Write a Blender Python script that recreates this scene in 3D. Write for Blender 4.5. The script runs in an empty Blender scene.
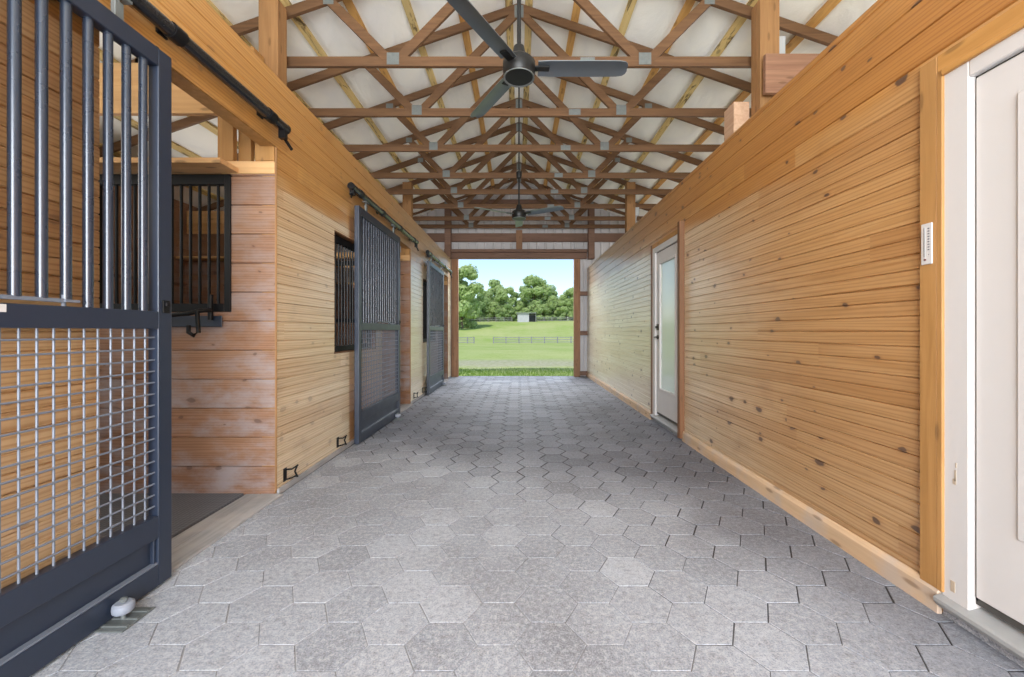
import bpy, bmesh, math, random
from mathutils import Vector, Matrix, noise as mnoise
R = math.radians
PI = math.pi
rnd = random.Random(11)
scene = bpy.context.scene
COL = scene.collection
H = 1.2                      # eye height above the paving

# ------------------------------------------------------------------ helpers
class MB:
    """collects faces; build() links them as one mesh object"""
    def __init__(self): self.v = []; self.f = []; self.mi = []; self.cur = 0
    def add(self, vs, fs):
        n = len(self.v); self.v += [tuple(p) for p in vs]
        for f in fs: self.f.append(tuple(i + n for i in f)); self.mi.append(self.cur)
    def quad(self, a, b, c, d): self.add([a, b, c, d], [(0, 1, 2, 3)])
    def box(self, x0, x1, y0, y1, z0, z1):
        if x0 > x1: x0, x1 = x1, x0
        if y0 > y1: y0, y1 = y1, y0
        if z0 > z1: z0, z1 = z1, z0
        self.add([(x0,y0,z0),(x1,y0,z0),(x1,y1,z0),(x0,y1,z0),(x0,y0,z1),(x1,y0,z1),(x1,y1,z1),(x0,y1,z1)],
                 [(0,3,2,1),(4,5,6,7),(0,1,5,4),(1,2,6,5),(2,3,7,6),(3,0,4,7)])
        return self
    def bar(self, p, q, w, h, up=(0,0,1)):
        """rectangular bar from p to q; w across, h along 'up'"""
        p, q = Vector(p), Vector(q); d = (q - p).normalized(); up = Vector(up)
        s = d.cross(up).normalized(); u = s.cross(d).normalized()
        vs = []
        for c in (p, q):
            for a, b in ((-1,-1),(1,-1),(1,1),(-1,1)): vs.append(c + s*a*w/2 + u*b*h/2)
        self.add(vs, [(3,2,1,0),(4,5,6,7),(0,1,5,4),(1,2,6,5),(2,3,7,6),(3,0,4,7)])
        return self
    def tube(self, pts, r, n=10, cap=True, r_end=None):
        pts = [Vector(p) for p in pts]; m = len(pts); rings = []
        for i, p in enumerate(pts):
            d = (pts[min(i+1, m-1)] - pts[max(i-1, 0)]).normalized()
            ref = Vector((0,0,1)) if abs(d.z) < .9 else Vector((1,0,0))
            s = d.cross(ref).normalized(); u = s.cross(d)
            rr = r if r_end is None else r + (r_end - r)*i/(m-1)
            rings.append([p + (s*math.cos(2*PI*k/n) + u*math.sin(2*PI*k/n))*rr for k in range(n)])
        vs = [p for rg in rings for p in rg]; fs = []
        for i in range(m-1):
            for k in range(n):
                a, b = i*n+k, i*n+(k+1) % n
                fs.append((a, b, b+n, a+n))
        if cap: fs.append(tuple(range(n))[::-1]); fs.append(tuple((m-1)*n+k for k in range(n)))
        self.add(vs, fs); return self
    def lathe(self, c, prof, n=24):
        """prof: list of (radius, z) around vertical axis at c"""
        c = Vector(c); vs = []; fs = []
        for r, z in prof:
            for k in range(n): vs.append(c + Vector((r*math.cos(2*PI*k/n), r*math.sin(2*PI*k/n), z)))
        for i in range(len(prof)-1):
            for k in range(n):
                a, b = i*n+k, i*n+(k+1) % n
                fs.append((a, b, b+n, a+n))
        fs.append(tuple(range(n))[::-1]); fs.append(tuple((len(prof)-1)*n+k for k in range(n)))
        self.add(vs, fs); return self
    def build(self, name, mats, parent=None, bevel=0, smooth=False, seg=1):
        me = bpy.data.meshes.new(name)
        me.from_pydata(self.v, [], self.f)
        if not isinstance(mats, (list, tuple)): mats = [mats]
        for m in mats: me.materials.append(m)
        if len(mats) > 1: me.polygons.foreach_set('material_index', self.mi)
        bm = bmesh.new(); bm.from_mesh(me)
        bmesh.ops.recalc_face_normals(bm, faces=bm.faces[:]) if self.closed else None
        bm.to_mesh(me); bm.free()
        if smooth:
            me.polygons.foreach_set('use_smooth', [True]*len(me.polygons))
        o = bpy.data.objects.new(name, me); COL.objects.link(o)
        if smooth:
            me.set_sharp_from_angle(angle=R(40))
        if parent: o.parent = parent
        if bevel:
            b = o.modifiers.new('bevel', 'BEVEL'); b.width = bevel; b.segments = seg; b.limit_method = 'ANGLE'; b.angle_limit = R(40)
        return o
    closed = True

def tag(o, label=None, cat=None, group=None, kind=None):
    if label: o['label'] = label
    if cat: o['category'] = cat
    if group: o['group'] = group
    if kind: o['kind'] = kind
    return o
def thing(name, label, cat, loc=(0,0,0), group=None, rz=0):
    o = bpy.data.objects.new(name, None); COL.objects.link(o); o.empty_display_size = .1
    o.location = loc; o.rotation_euler = (0, 0, rz)
    return tag(o, label, cat, group)
def struct(o, label=None):
    o['kind'] = 'structure'
    if label: o['label'] = label
    return o
def copy_tree(o, parent=None):
    kids = list(o.children)
    c = o.copy(); COL.objects.link(c); c.parent = parent
    for ch in kids: copy_tree(ch, c)
    return c

# ------------------------------------------------------------------ materials
class NT:
    def __init__(self, name):
        self.m = bpy.data.materials.new(name); self.m.use_nodes = True
        self.t = self.m.node_tree; self.b = self.t.nodes['Principled BSDF']; self.out = self.t.nodes['Material Output']
    def n(self, typ, **kw):
        nd = self.t.nodes.new(typ)
        for k, v in kw.items():
            if k.startswith('i_'):
                key = k[2:]; key = int(key) if key.isdigit() else key.replace('_', ' ')
                nd.inputs[key].default_value = v
            else: setattr(nd, k, v)
        return nd
    def l(self, a, b): self.t.links.new(a, b)
    def math(self, op, a, b=None, c=None, clamp=False):
        nd = self.t.nodes.new('ShaderNodeMath'); nd.operation = op; nd.use_clamp = clamp
        for i, x in enumerate((a, b, c)):
            if x is None: continue
            if isinstance(x, (int, float)): nd.inputs[i].default_value = x
            else: self.l(x, nd.inputs[i])
        return nd.outputs[0]
    def smooth(self, x, a, b):
        nd = self.t.nodes.new('ShaderNodeMapRange'); nd.interpolation_type = 'SMOOTHSTEP'
        self.l(x, nd.inputs['Value']); nd.inputs['From Min'].default_value = a; nd.inputs['From Max'].default_value = b
        return nd.outputs['Result']
    def mix(self, f, a, b, blend='MIX'):
        nd = self.t.nodes.new('ShaderNodeMix'); nd.data_type = 'RGBA'; nd.blend_type = blend
        for s, x in ((nd.inputs['Factor'], f), (nd.inputs[6], a), (nd.inputs[7], b)):
            if isinstance(x, (int, float)): s.default_value = x
            elif isinstance(x, (tuple, list)): s.default_value = (*x[:3], 1)
            else: self.l(x, s)
        return nd.outputs[2]
    def noise(self, vec, scale, detail=4, rough=.55, dist=0):
        nd = self.n('ShaderNodeTexNoise'); nd.inputs['Scale'].default_value = scale
        nd.inputs['Detail'].default_value = detail; nd.inputs['Roughness'].default_value = rough; nd.inputs['Distortion'].default_value = dist
        if vec is not None: self.l(vec, nd.inputs['Vector'])
        return nd.outputs['Fac']
    def comb(self, x, y, z):
        nd = self.t.nodes.new('ShaderNodeCombineXYZ')
        for i, v in enumerate((x, y, z)):
            if isinstance(v, (int, float)): nd.inputs[i].default_value = v
            else: self.l(v, nd.inputs[i])
        return nd.outputs[0]
    def white(self, vec):
        nd = self.t.nodes.new('ShaderNodeTexWhiteNoise'); nd.noise_dimensions = '3D'; self.l(vec, nd.inputs['Vector']); return nd.outputs['Value']
    def bump(self, h, s, d=.01):
        nd = self.t.nodes.new('ShaderNodeBump'); nd.inputs['Strength'].default_value = s; nd.inputs['Distance'].default_value = d
        self.l(h, nd.inputs['Height']); self.l(nd.outputs[0], self.b.inputs['Normal'])
    def xyz(self, randomize=True):
        tc = self.t.nodes.new('ShaderNodeTexCoord'); v = tc.outputs['Object']
        if randomize:
            oi = self.t.nodes.new('ShaderNodeObjectInfo')
            k = self.math('MULTIPLY', oi.outputs['Random'], 37.0)
            ad = self.t.nodes.new('ShaderNodeVectorMath'); ad.operation = 'ADD'
            self.l(v, ad.inputs[0]); self.l(self.comb(k, k, k), ad.inputs[1]); v = ad.outputs[0]
        sp = self.t.nodes.new('ShaderNodeSeparateXYZ'); self.l(v, sp.inputs[0])
        return sp.outputs
    def set(self, color=None, rough=None, metal=None, spec=None, coat=None):
        if color is not None:
            if isinstance(color, (tuple, list)): self.b.inputs['Base Color'].default_value = (*color[:3], 1)
            else: self.l(color, self.b.inputs['Base Color'])
        if rough is not None:
            if isinstance(rough, (int, float)): self.b.inputs['Roughness'].default_value = rough
            else: self.l(rough, self.b.inputs['Roughness'])
        if metal is not None: self.b.inputs['Metallic'].default_value = metal
        if spec is not None: self.b.inputs['Specular IOR Level'].default_value = spec
        if coat is not None: self.b.inputs['Coat Weight'].default_value = coat
        return self.m

def wood(name, c1, c2, axis='y', rough=.6, dark=(.1,.05,.02), streak=0.0, spec=.3, knots=.5, grey=0.0):
    """sawn timber, grain along an axis of the object"""
    t = NT(name); X, Y, Z = t.xyz()
    A = {'x': (X, Y, Z), 'y': (Y, X, Z), 'z': (Z, X, Y)}[axis]
    a = t.math('MULTIPLY', A[0], .8)
    v = t.comb(a, t.math('MULTIPLY', A[1], 16), t.math('MULTIPLY', A[2], 16))
    g = t.noise(v, 1.6, 6, .62, .6)
    big = t.noise(t.comb(a, t.math('MULTIPLY', A[1], 3), t.math('MULTIPLY', A[2], 3)), 1.1, 3)
    c = t.mix(t.smooth(g, .3, .7), c1, c2)
    c = t.mix(t.smooth(big, .45, .75), c, tuple(x*.72 for x in c1))
    if streak:
        sv = t.comb(t.math('MULTIPLY', A[0], 1.3), t.math('MULTIPLY', A[1], 9), t.math('MULTIPLY', A[2], 9))
        s = t.smooth(t.noise(sv, 1.7, 7, .7, .8), .52, .62)
        c = t.mix(t.math('MULTIPLY', s, streak), c, dark)
    if grey:
        c = t.mix(t.math('MULTIPLY', t.smooth(t.noise(t.comb(X, Y, Z), 5, 5), .4, .7), grey), c, (.42,.38,.36))
    vo = t.n('ShaderNodeTexVoronoi', voronoi_dimensions='2D'); vo.inputs['Scale'].default_value = 1.0
    t.l(t.comb(t.math('MULTIPLY', A[0], 2.2), t.math('MULTIPLY', t.math('ADD', A[1], A[2]), 8), 0), vo.inputs['Vector'])
    k = t.math('MULTIPLY', t.math('SUBTRACT', 1.0, t.smooth(vo.outputs['Distance'], .05, .12)), knots)
    c = t.mix(k, c, dark)
    t.bump(g, .25, .004)
    return t.set(c, rough, spec=spec)

def board_wood(name, along, w, upper, lower, pale, far=(2.3, 6.3), limit=2.30, rough=.34, knots=.9, seglen=3.2, weather_glare=True, tint=.50, fullgrey=0, patch=(), coat=.8):
    """tongue and groove boards; grain, tone and knots change board by board.  along = 'x' or 'y'; boards are stacked in z"""
    t = NT(name); X, Y, Z = t.xyz(False)
    L, C = (Y, X) if along == 'y' else (X, Y)
    bi = t.math('FLOOR', t.math('DIVIDE', Z, w))
    h1 = t.white(t.comb(bi, 3.1, 7.7))
    Ls = t.math('ADD', L, t.math('MULTIPLY', h1, 9.0))
    si = t.math('FLOOR', t.math('DIVIDE', Ls, seglen))
    h2 = t.white(t.comb(bi, si, 1.3)); h3 = t.white(t.comb(si, bi, 5.9))
    Lo = t.math('ADD', Ls, t.math('MULTIPLY', h2, 31.0))
    Zo = t.math('ADD', Z, t.math('MULTIPLY', h3, 17.0))
    v = t.comb(t.math('MULTIPLY', Lo, .7), t.math('MULTIPLY', Zo, 20), t.math('MULTIPLY', C, 20))
    g = t.noise(v, 1.5, 5, .55, 1.0)
    ring = t.n('ShaderNodeTexWave'); ring.wave_type = 'BANDS'; ring.bands_direction = 'Y'
    ring.inputs['Scale'].default_value = 2.2; ring.inputs['Distortion'].default_value = 9; ring.inputs['Detail'].default_value = 2; ring.inputs['Detail Scale'].default_value = .8
    t.l(t.comb(t.math('MULTIPLY', Lo, .45), t.math('MULTIPLY', Zo, 7), 0), ring.inputs['Vector'])
    # base tone by height (weathered low, honey high); pale paints in the exit's reflection
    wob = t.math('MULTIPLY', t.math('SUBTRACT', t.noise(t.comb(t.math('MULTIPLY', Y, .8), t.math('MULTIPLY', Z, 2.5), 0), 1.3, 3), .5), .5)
    if weather_glare:
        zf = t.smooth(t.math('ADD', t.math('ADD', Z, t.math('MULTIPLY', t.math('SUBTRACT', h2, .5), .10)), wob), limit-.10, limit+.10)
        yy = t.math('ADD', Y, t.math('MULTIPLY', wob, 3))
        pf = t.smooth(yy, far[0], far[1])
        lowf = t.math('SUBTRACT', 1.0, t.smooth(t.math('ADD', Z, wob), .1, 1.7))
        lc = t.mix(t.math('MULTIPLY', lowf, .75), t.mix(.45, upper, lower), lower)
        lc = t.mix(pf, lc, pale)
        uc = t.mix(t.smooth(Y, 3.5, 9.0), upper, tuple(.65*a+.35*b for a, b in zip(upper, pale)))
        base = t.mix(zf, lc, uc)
    else:
        base = t.mix(t.math('MULTIPLY', t.noise(t.comb(X, Y, Z), 1.6, 4), 1.0), upper, lower)
    c = t.mix(t.smooth(g, .36, .72), base, t.mix(1.0, base, (.86,.80,.70), 'MULTIPLY'))
    c = t.mix(t.math('MULTIPLY', t.smooth(ring.outputs['Fac'], .5, 1.0), .6), c, t.mix(1.0, c, (.66,.52,.36), 'MULTIPLY'))
    c = t.mix(t.math('MULTIPLY', h2, tint), c, t.mix(1.0, c, (.70,.55,.42), 'MULTIPLY'))
    # darker brown boards in the patch spans alongside the parked doors
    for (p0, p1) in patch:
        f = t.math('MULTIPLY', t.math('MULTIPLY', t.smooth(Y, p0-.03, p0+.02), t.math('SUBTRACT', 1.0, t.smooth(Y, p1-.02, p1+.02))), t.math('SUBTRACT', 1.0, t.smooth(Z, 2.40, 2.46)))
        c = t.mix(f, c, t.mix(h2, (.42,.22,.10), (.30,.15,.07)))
    # blotches of dirt / wear
    blot = t.smooth(t.noise(t.comb(t.math('MULTIPLY', L, 1.4), t.math('MULTIPLY', Z, 2.2), 2.0), 1.4, 5, .6), .56, .74)
    c = t.mix(t.math('MULTIPLY', blot, .42), c, t.mix(1.0, c, (.62,.56,.55), 'MULTIPLY'))
    if fullgrey:
        gz = t.math('MULTIPLY', t.smooth(t.noise(t.comb(X, Y, t.math('MULTIPLY', Zo, 2)), 2.4, 5, .65), .38, .68), fullgrey)
        gz = t.math('MULTIPLY', gz, t.math('SUBTRACT', 1.15, t.math('MULTIPLY', Z, .32), None, True))
        c = t.mix(gz, c, (.31,.265,.265))
    # knots
    vo = t.n('ShaderNodeTexVoronoi', voronoi_dimensions='2D'); vo.inputs['Scale'].default_value = 1.0; vo.inputs['Randomness'].default_value = 1.0
    dv = t.comb(t.math('MULTIPLY', Lo, 3.6), t.math('MULTIPLY', Zo, 6.5), 0)
    nz = t.n('ShaderNodeTexNoise'); nz.inputs['Scale'].default_value = 3.0; t.l(dv, nz.inputs['Vector'])
    ad = t.n('ShaderNodeVectorMath', operation='MULTIPLY_ADD'); t.l(nz.outputs['Color'], ad.inputs[0]); ad.inputs[1].default_value = (.18,.18,0); t.l(dv, ad.inputs[2])
    t.l(ad.outputs[0], vo.inputs['Vector'])
    sel = t.smooth(t.white(vo.outputs['Position']), .52, .54)
    rr = t.math('MULTIPLY_ADD', t.math('POWER', t.white(vo.outputs['Color']), 2.0), .11, .035)
    kk = t.math('SUBTRACT', 1.0, t.smooth(t.math('DIVIDE', vo.outputs['Distance'], rr), .75, 1.15))
    halo = t.math('SUBTRACT', 1.0, t.smooth(t.math('DIVIDE', vo.outputs['Distance'], rr), .8, 2.6))
    c = t.mix(t.math('MULTIPLY', t.math('MULTIPLY', halo, sel), .35*knots), c, t.mix(1.0, c, (.6,.42,.28), 'MULTIPLY'))
    c = t.mix(t.math('MULTIPLY', t.math('MULTIPLY', kk, sel), knots), c, (.085,.045,.03))
    t.bump(g, .12, .003)
    t.b.inputs['Coat Roughness'].default_value = .33
    return t.set(c, rough, spec=.5, coat=coat)

def paint(name, col, rough=.4, metal=0, spec=.5, var=.12, scale=6, bump=0):
    t = NT(name); X, Y, Z = t.xyz()
    n = t.noise(t.comb(X, Y, Z), scale, 5, .6)
    c = t.mix(t.math('MULTIPLY', n, var*2), col, tuple(x*.6 for x in col))
    r = t.math('MULTIPLY_ADD', n, .2, rough-.1)
    if bump: t.bump(n, bump, .005)
    return t.set(c, r, metal, spec)

M = {}
HONEY = (.50,.245,.066); TAN = (.50,.325,.17); PALE = (.86,.81,.66)  # PALE puts the exit's glossy reflection into the wall colour
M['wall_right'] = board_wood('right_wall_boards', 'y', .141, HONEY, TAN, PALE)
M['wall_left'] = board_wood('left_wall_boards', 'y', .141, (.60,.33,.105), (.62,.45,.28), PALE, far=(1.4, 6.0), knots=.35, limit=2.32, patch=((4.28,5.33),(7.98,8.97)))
M['stall'] = board_wood('stall_planks', 'x', .212, (.37,.205,.12), (.26,.14,.085), PALE, weather_glare=False, rough=.7, knots=.6, seglen=6, tint=.5, fullgrey=.85, coat=0)
M['truss'] = wood('truss_lumber', (.165,.085,.04), (.105,.052,.025), 'x', .65)
M['truss_z'] = M['truss']
M['purlin'] = wood('purlin_lumber', (.70,.54,.25), (.58,.41,.16), 'y', .6, dark=(.08,.05,.02), streak=.9)
M['purlin_clean'] = wood('clean_purlin_lumber', (.66,.38,.13), (.52,.27,.08), 'y', .6, dark=(.2,.08,.03), streak=.25)
M['post'] = wood('post_lumber', (.34,.18,.075), (.25,.125,.05), 'z', .6)
M['beam_x'] = wood('beam_lumber', (.33,.175,.11), (.22,.11,.07), 'x', .6)
M['beam_y'] = wood('block_lumber', (.60,.40,.28), (.48,.30,.20), 'y', .6)
M['pine_z'] = wood('pine_trim_upright', (.43,.225,.08), (.32,.16,.05), 'z', .45)
M['pine_y'] = wood('pine_trim_level', (.52,.27,.085), (.40,.195,.055), 'y', .45)
M['pine_x'] = wood('pine_plank', (.66,.40,.19), (.54,.30,.13), 'x', .55)
M['dkred_z'] = wood('dark_stained_upright', (.20,.095,.045), (.14,.06,.026), 'z', .5)
M['end_x'] = wood('end_wall_lumber', (.215,.12,.082), (.145,.08,.056), 'x', .6)
M['end_z'] = wood('door_post_lumber', (.33,.175,.095), (.24,.115,.06), 'z', .6)
M['base'] = wood('baseboard_lumber', (.66,.46,.29), (.52,.34,.20), 'y', .6, grey=.5)
M['grey_wood'] = wood('weathered_sill', (.34,.33,.33), (.24,.235,.235), 'y', .85, grey=.5, knots=.1)
M['steel'] = paint('blue_black_coated_steel', (.013,.021,.042), .42, .0, .75, .15)
M['track'] = paint('track_enamel', (.012,.012,.014), .24, .1, .8)
M['black'] = paint('black_enamel', (.006,.006,.007), .4, 0, .22)
M['bar_steel'] = paint('bar_steel', (.022,.031,.052), .28, .15, .9)
M['galv'] = paint('galvanised_plate', (.22,.24,.24), .5, .5, .5, .4, 30)
M['wire'] = paint('coated_wire', (.17,.19,.235), .5, .2, .6)
M['white'] = paint('white_door_paint', (.56,.535,.525), .45, 0, .4, .04)
M['chip'] = paint('bare_primer_wood', (.45,.36,.27), .8)
M['alu'] = paint('aluminium_sill', (.36,.36,.36), .55, .1, .5, .3, 12)
M['rubber'] = paint('seal_rubber', (.06,.055,.05), .7)
M['plastic'] = paint('roller_plastic', (.24,.26,.31), .5)
M['bronze'] = paint('dark_bronze', (.045,.035,.028), .35, .7)
M['red'] = paint('red_bulb', (.12,.02,.02), .4)
M['ink'] = paint('print_ink', (.06,.06,.08), .6)
M['fan'] = paint('fan_black', (.010,.010,.010), .4, 0, .3, .2, 12)
M['blade'] = paint('fan_blade_silver_black', (.20,.23,.26), .40, .8, .7, .15)
M['pvc'] = paint('grey_junction_plastic', (.42,.44,.46), .5)

def ceil_mat():
    t = NT('insulation_facing'); X, Y, Z = t.xyz(False)
    n = t.noise(t.comb(t.math('MULTIPLY', X, 1.6), t.math('MULTIPLY', Y, .9), 0), 1.6, 4, .5, .6)
    fine = t.noise(t.comb(X, Y, Z), 60, 3, .6)
    c = t.mix(t.smooth(n, .35, .75), (.90,.885,.83), (.80,.795,.785))
    t.bump(t.math('MULTIPLY_ADD', fine, .06, n), .55, .06)
    return t.set(c, .55, spec=.3)
M['ceiling'] = ceil_mat()

def paver_mat():
    t = NT('hexagonal_concrete_paver'); X, Y, Z = t.xyz(False)
    at = t.n('ShaderNodeAttribute'); at.attribute_name = 'tone'
    p = t.comb(X, Y, Z)
    sp = t.noise(p, 150, 3, .7); md = t.noise(p, 16, 5, .65); bg = t.noise(p, .9, 4, .55)
    c = t.mix(at.outputs['Fac'], (.245,.262,.305), (.40,.425,.48))
    c = t.mix(t.smooth(bg, .38, .66), c, t.mix(1.0, c, (.66,.64,.64), 'MULTIPLY'))
    # grimier in the middle and along the right side, lighter towards both ends
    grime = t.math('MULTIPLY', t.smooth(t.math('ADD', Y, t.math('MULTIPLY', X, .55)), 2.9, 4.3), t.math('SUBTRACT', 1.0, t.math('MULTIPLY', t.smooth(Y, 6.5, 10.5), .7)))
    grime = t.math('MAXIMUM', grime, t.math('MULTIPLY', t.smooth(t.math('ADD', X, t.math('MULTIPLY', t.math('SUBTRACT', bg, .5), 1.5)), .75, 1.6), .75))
    c = t.mix(t.math('MULTIPLY', t.smooth(md, .5, .72), .5), c, (.19,.19,.20))
    lg = t.noise(p, 45, 4, .7)
    c = t.mix(t.math('MULTIPLY', t.smooth(lg, .47, .66), .40), c, (.60,.61,.64))
    c = t.mix(t.math('MULTIPLY', t.math('SUBTRACT', 1, t.smooth(lg, .32, .47)), .45), c, (.12,.12,.125))
    c = t.mix(t.math('MULTIPLY', t.smooth(sp, .48, .66), .5), c, (.50,.49,.48))
    c = t.mix(t.math('MULTIPLY', t.math('SUBTRACT', 1, t.smooth(sp, .34, .48)), .5), c, (.10,.098,.10))
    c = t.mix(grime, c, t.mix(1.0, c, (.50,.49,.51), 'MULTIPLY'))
    t.bump(t.math('MULTIPLY_ADD', sp, .6, md), .5, .004)
    return t.set(c, .62, spec=.35)
M['paver'] = paver_mat()
def joint_mat():
    t = NT('paver_joint_sand'); X, Y, Z = t.xyz(False)
    nz = t.noise(t.comb(X, Y, 0), 1.7, 4)
    d = t.math('ADD', t.math('ADD', Y, t.math('MULTIPLY', X, .9)), t.math('MULTIPLY', nz, 2.0))
    f = t.smooth(d, 2.6, 3.9)
    c = t.mix(f, (.27,.27,.28), (.03,.028,.03))
    return t.set(c, .9)
M['joint'] = joint_mat()

def lawn_mat():
    t = NT('meadow_grass'); X, Y, Z = t.xyz(False)
    p = t.comb(X, Y, 0)
    a = t.noise(p, .06, 4); b = t.noise(p, .5, 5, .7); f = t.noise(t.comb(X, t.math('MULTIPLY', Y, .35), 0), 6, 5, .7)
    c = t.mix(t.smooth(a, .35, .65), (.27,.36,.09), (.38,.42,.16))
    c = t.mix(t.math('MULTIPLY', t.smooth(b, .4, .75), .5), c, (.46,.48,.24))
    c = t.mix(t.math('MULTIPLY', t.smooth(f, .45, .75), .45), c, (.13,.22,.03))
    # worn gravel lane across the grass beyond the barn
    w = t.math('ADD', Y, t.math('MULTIPLY', t.math('SUBTRACT', b, .5), 3.5))
    lane = t.math('MULTIPLY', t.smooth(w, 13.6, 15.0), t.math('SUBTRACT', 1, t.smooth(w, 16.5, 19.5)))
    c = t.mix(t.math('MULTIPLY', lane, .85), c, t.mix(t.smooth(f, .35, .65), (.37,.35,.27), (.29,.29,.18)))
    t.bump(f, .6, .05)
    return t.set(c, .9, spec=.1)
M['lawn'] = lawn_mat()
def leaf_mat(name, c1, c2):
    t = NT(name); X, Y, Z = t.xyz()
    n = t.noise(t.comb(X, Y, Z), 2.2, 3, .6)
    c = t.mix(t.smooth(n, .3, .7), c1, c2)
    t.set(c, .6, spec=.2)
    tr = t.n('ShaderNodeBsdfTranslucent'); t.l(c, tr.inputs['Color'])
    mx = t.n('ShaderNodeMixShader'); mx.inputs[0].default_value = .5
    t.l(t.b.outputs[0], mx.inputs[1]); t.l(tr.outputs[0], mx.inputs[2]); t.l(mx.outputs[0], t.out.inputs['Surface'])
    return t.m
M['leaf_a'] = leaf_mat('leaf_light_green', (.58,.68,.34), (.44,.57,.22))
M['leaf_b'] = leaf_mat('leaf_mid_green', (.47,.59,.28), (.33,.46,.18))
M['grass'] = leaf_mat('grass_blade', (.22,.35,.05), (.14,.26,.03))
M['bark'] = wood('bark', (.16,.12,.09), (.10,.075,.055), 'z', .9)
M['barnboard'] = wood('grey_barn_board', (.62,.62,.64), (.50,.50,.53), 'z', .8)
M['fence'] = wood('weathered_fence_rail', (.36,.36,.34), (.26,.26,.25), 'x', .85)
M['shade'] = paint('shed_bay_shade', (.06,.06,.07), .9)
M['tin'] = paint('tin_roof', (.45,.46,.50), .5, .3)
def siding_mat():
    t = NT('ribbed_metal_siding'); X, Y, Z = t.xyz(False)
    n = t.noise(t.comb(X, Y, Z), 3, 4)
    return t.set(t.mix(n, (.58,.56,.57), (.47,.455,.47)), .5, spec=.4)
M['siding'] = siding_mat()
def mat_rubber():
    t = NT('stall_mat_rubber'); X, Y, Z = t.xyz(False)
    ck = t.n('ShaderNodeTexVoronoi'); ck.inputs['Scale'].default_value = 38; ck.inputs['Randomness'].default_value = .1
    t.l(t.comb(X, Y, 0), ck.inputs['Vector'])
    n = t.noise(t.comb(X, Y, Z), 4, 5)
    t.bump(ck.outputs['Distance'], .6, .01)
    return t.set(t.mix(n, (.075,.08,.095), (.13,.135,.15)), .55, spec=.5)
M['mat'] = mat_rubber()
def glass_mat():
    t = NT('exit_reflection_glass')
    t.set((.66,.78,.71), .14, spec=.9)  # pale green base paints in the reflection of the exit
    t.b.inputs['Transmission Weight'].default_value = .05
    t.b.inputs['IOR'].default_value = 1.5
    return t.m
M['glass'] = glass_mat()
def blind_mat():
    return paint('door_blind', (.62,.70,.66), .6)
M['blind'] = blind_mat()

# ------------------------------------------------------------------ camera
cam = bpy.data.cameras.new('camera'); co = bpy.data.objects.new('camera', cam); COL.objects.link(co)
cam.sensor_width = 36; cam.lens = 410/1024*36
cam.shift_x = -7/1024; cam.shift_y = -7.5/1024
cam.clip_start = .02; cam.clip_end = 2000
co.location = (0, 0, H); co.rotation_euler = (R(90), 0, 0)
scene.camera = co

# ------------------------------------------------------------------ setting dimensions
XL, XR = -1.77, 1.80
ZL, ZR = 3.045, 2.84
YB, YE = -3.2, 10.75
XO = 5.45                                   # outer walls
def roof_z(x): return 5.19 - .345*abs(x)    # underside of the insulation
PITCH = 3.64
OPEN = [(1.73, 3.00), (5.30, 6.70), (8.95, 10.22)]     # stall doorways
WIN = [(3.93, 5.07), (7.55, 8.70)]                     # stall front windows
PART = [2.994, 6.694, 10.212]                             # partitions between stalls

def clipped(a, b, holes_ab):
    """[a,b] minus the intervals"""
    out = [(a, b)]
    for h0, h1 in holes_ab:
        nxt = []
        for p, q in out:
            if h1 <= p or h0 >= q: nxt.append((p, q)); continue
            if h0 > p: nxt.append((p, h0))
            if h1 < q: nxt.append((h1, q))
        out = nxt
    return out

def board_face(mb, plane, sgn, a0, a1, z0, z1, w, holes, axis='y', bead=True, bead_to=2.30, g=.0046, d=.008):
    """grooved boards: profile in z extruded along axis, facing sgn"""
    prof = []
    k = math.floor(z0/w)
    while k*w < z1 + w:
        zb = k*w
        prof += [(zb-g, 0), (zb, d), (zb+g, 0)]
        if bead and zb + w/2 < bead_to: prof += [(zb+w/2-g*.75, 0), (zb+w/2, d*.8), (zb+w/2+g*.75, 0)]
        k += 1
    def dep(z):
        for (za, da), (zb_, db) in zip(prof, prof[1:]):
            if za <= z <= zb_: return da + (db-da)*(z-za)/max(zb_-za, 1e-9)
        return 0
    zs = sorted(set([z for z, _ in prof if z0 < z < z1] + [z0, z1] + [h for hh in holes for h in hh[2:4] if z0 < h < z1]))
    for za, zb_ in zip(zs, zs[1:]):
        zm = (za+zb_)/2
        hs = [(h[0], h[1]) for h in holes if h[2] < zm < h[3]]
        for p, q in clipped(a0, a1, hs):
            da, db = plane - sgn*dep(za), plane - sgn*dep(zb_)
            if axis == 'y': vs = [(da,p,za),(da,q,za),(db,q,zb_),(db,p,zb_)]
            else: vs = [(p,da,za),(q,da,za),(q,db,zb_),(p,db,zb_)]
            if (sgn > 0) == (axis == 'y'): mb.quad(*vs)
            else: mb.quad(*vs[::-1])

def core(mb, t0, t1, a0, a1, z0, z1, holes, axis='y'):
    zs = sorted(set([z0, z1] + [h for hh in holes for h in hh[2:4] if z0 < h < z1]))
    for za, zb in zip(zs, zs[1:]):
        hs = [(h[0], h[1]) for h in holes if h[2] < (za+zb)/2 < h[3]]
        for p, q in clipped(a0, a1, hs):
            if axis == 'y': mb.box(t0, t1, p, q, za, zb)
            else: mb.box(p, q, t0, t1, za, zb)

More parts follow.
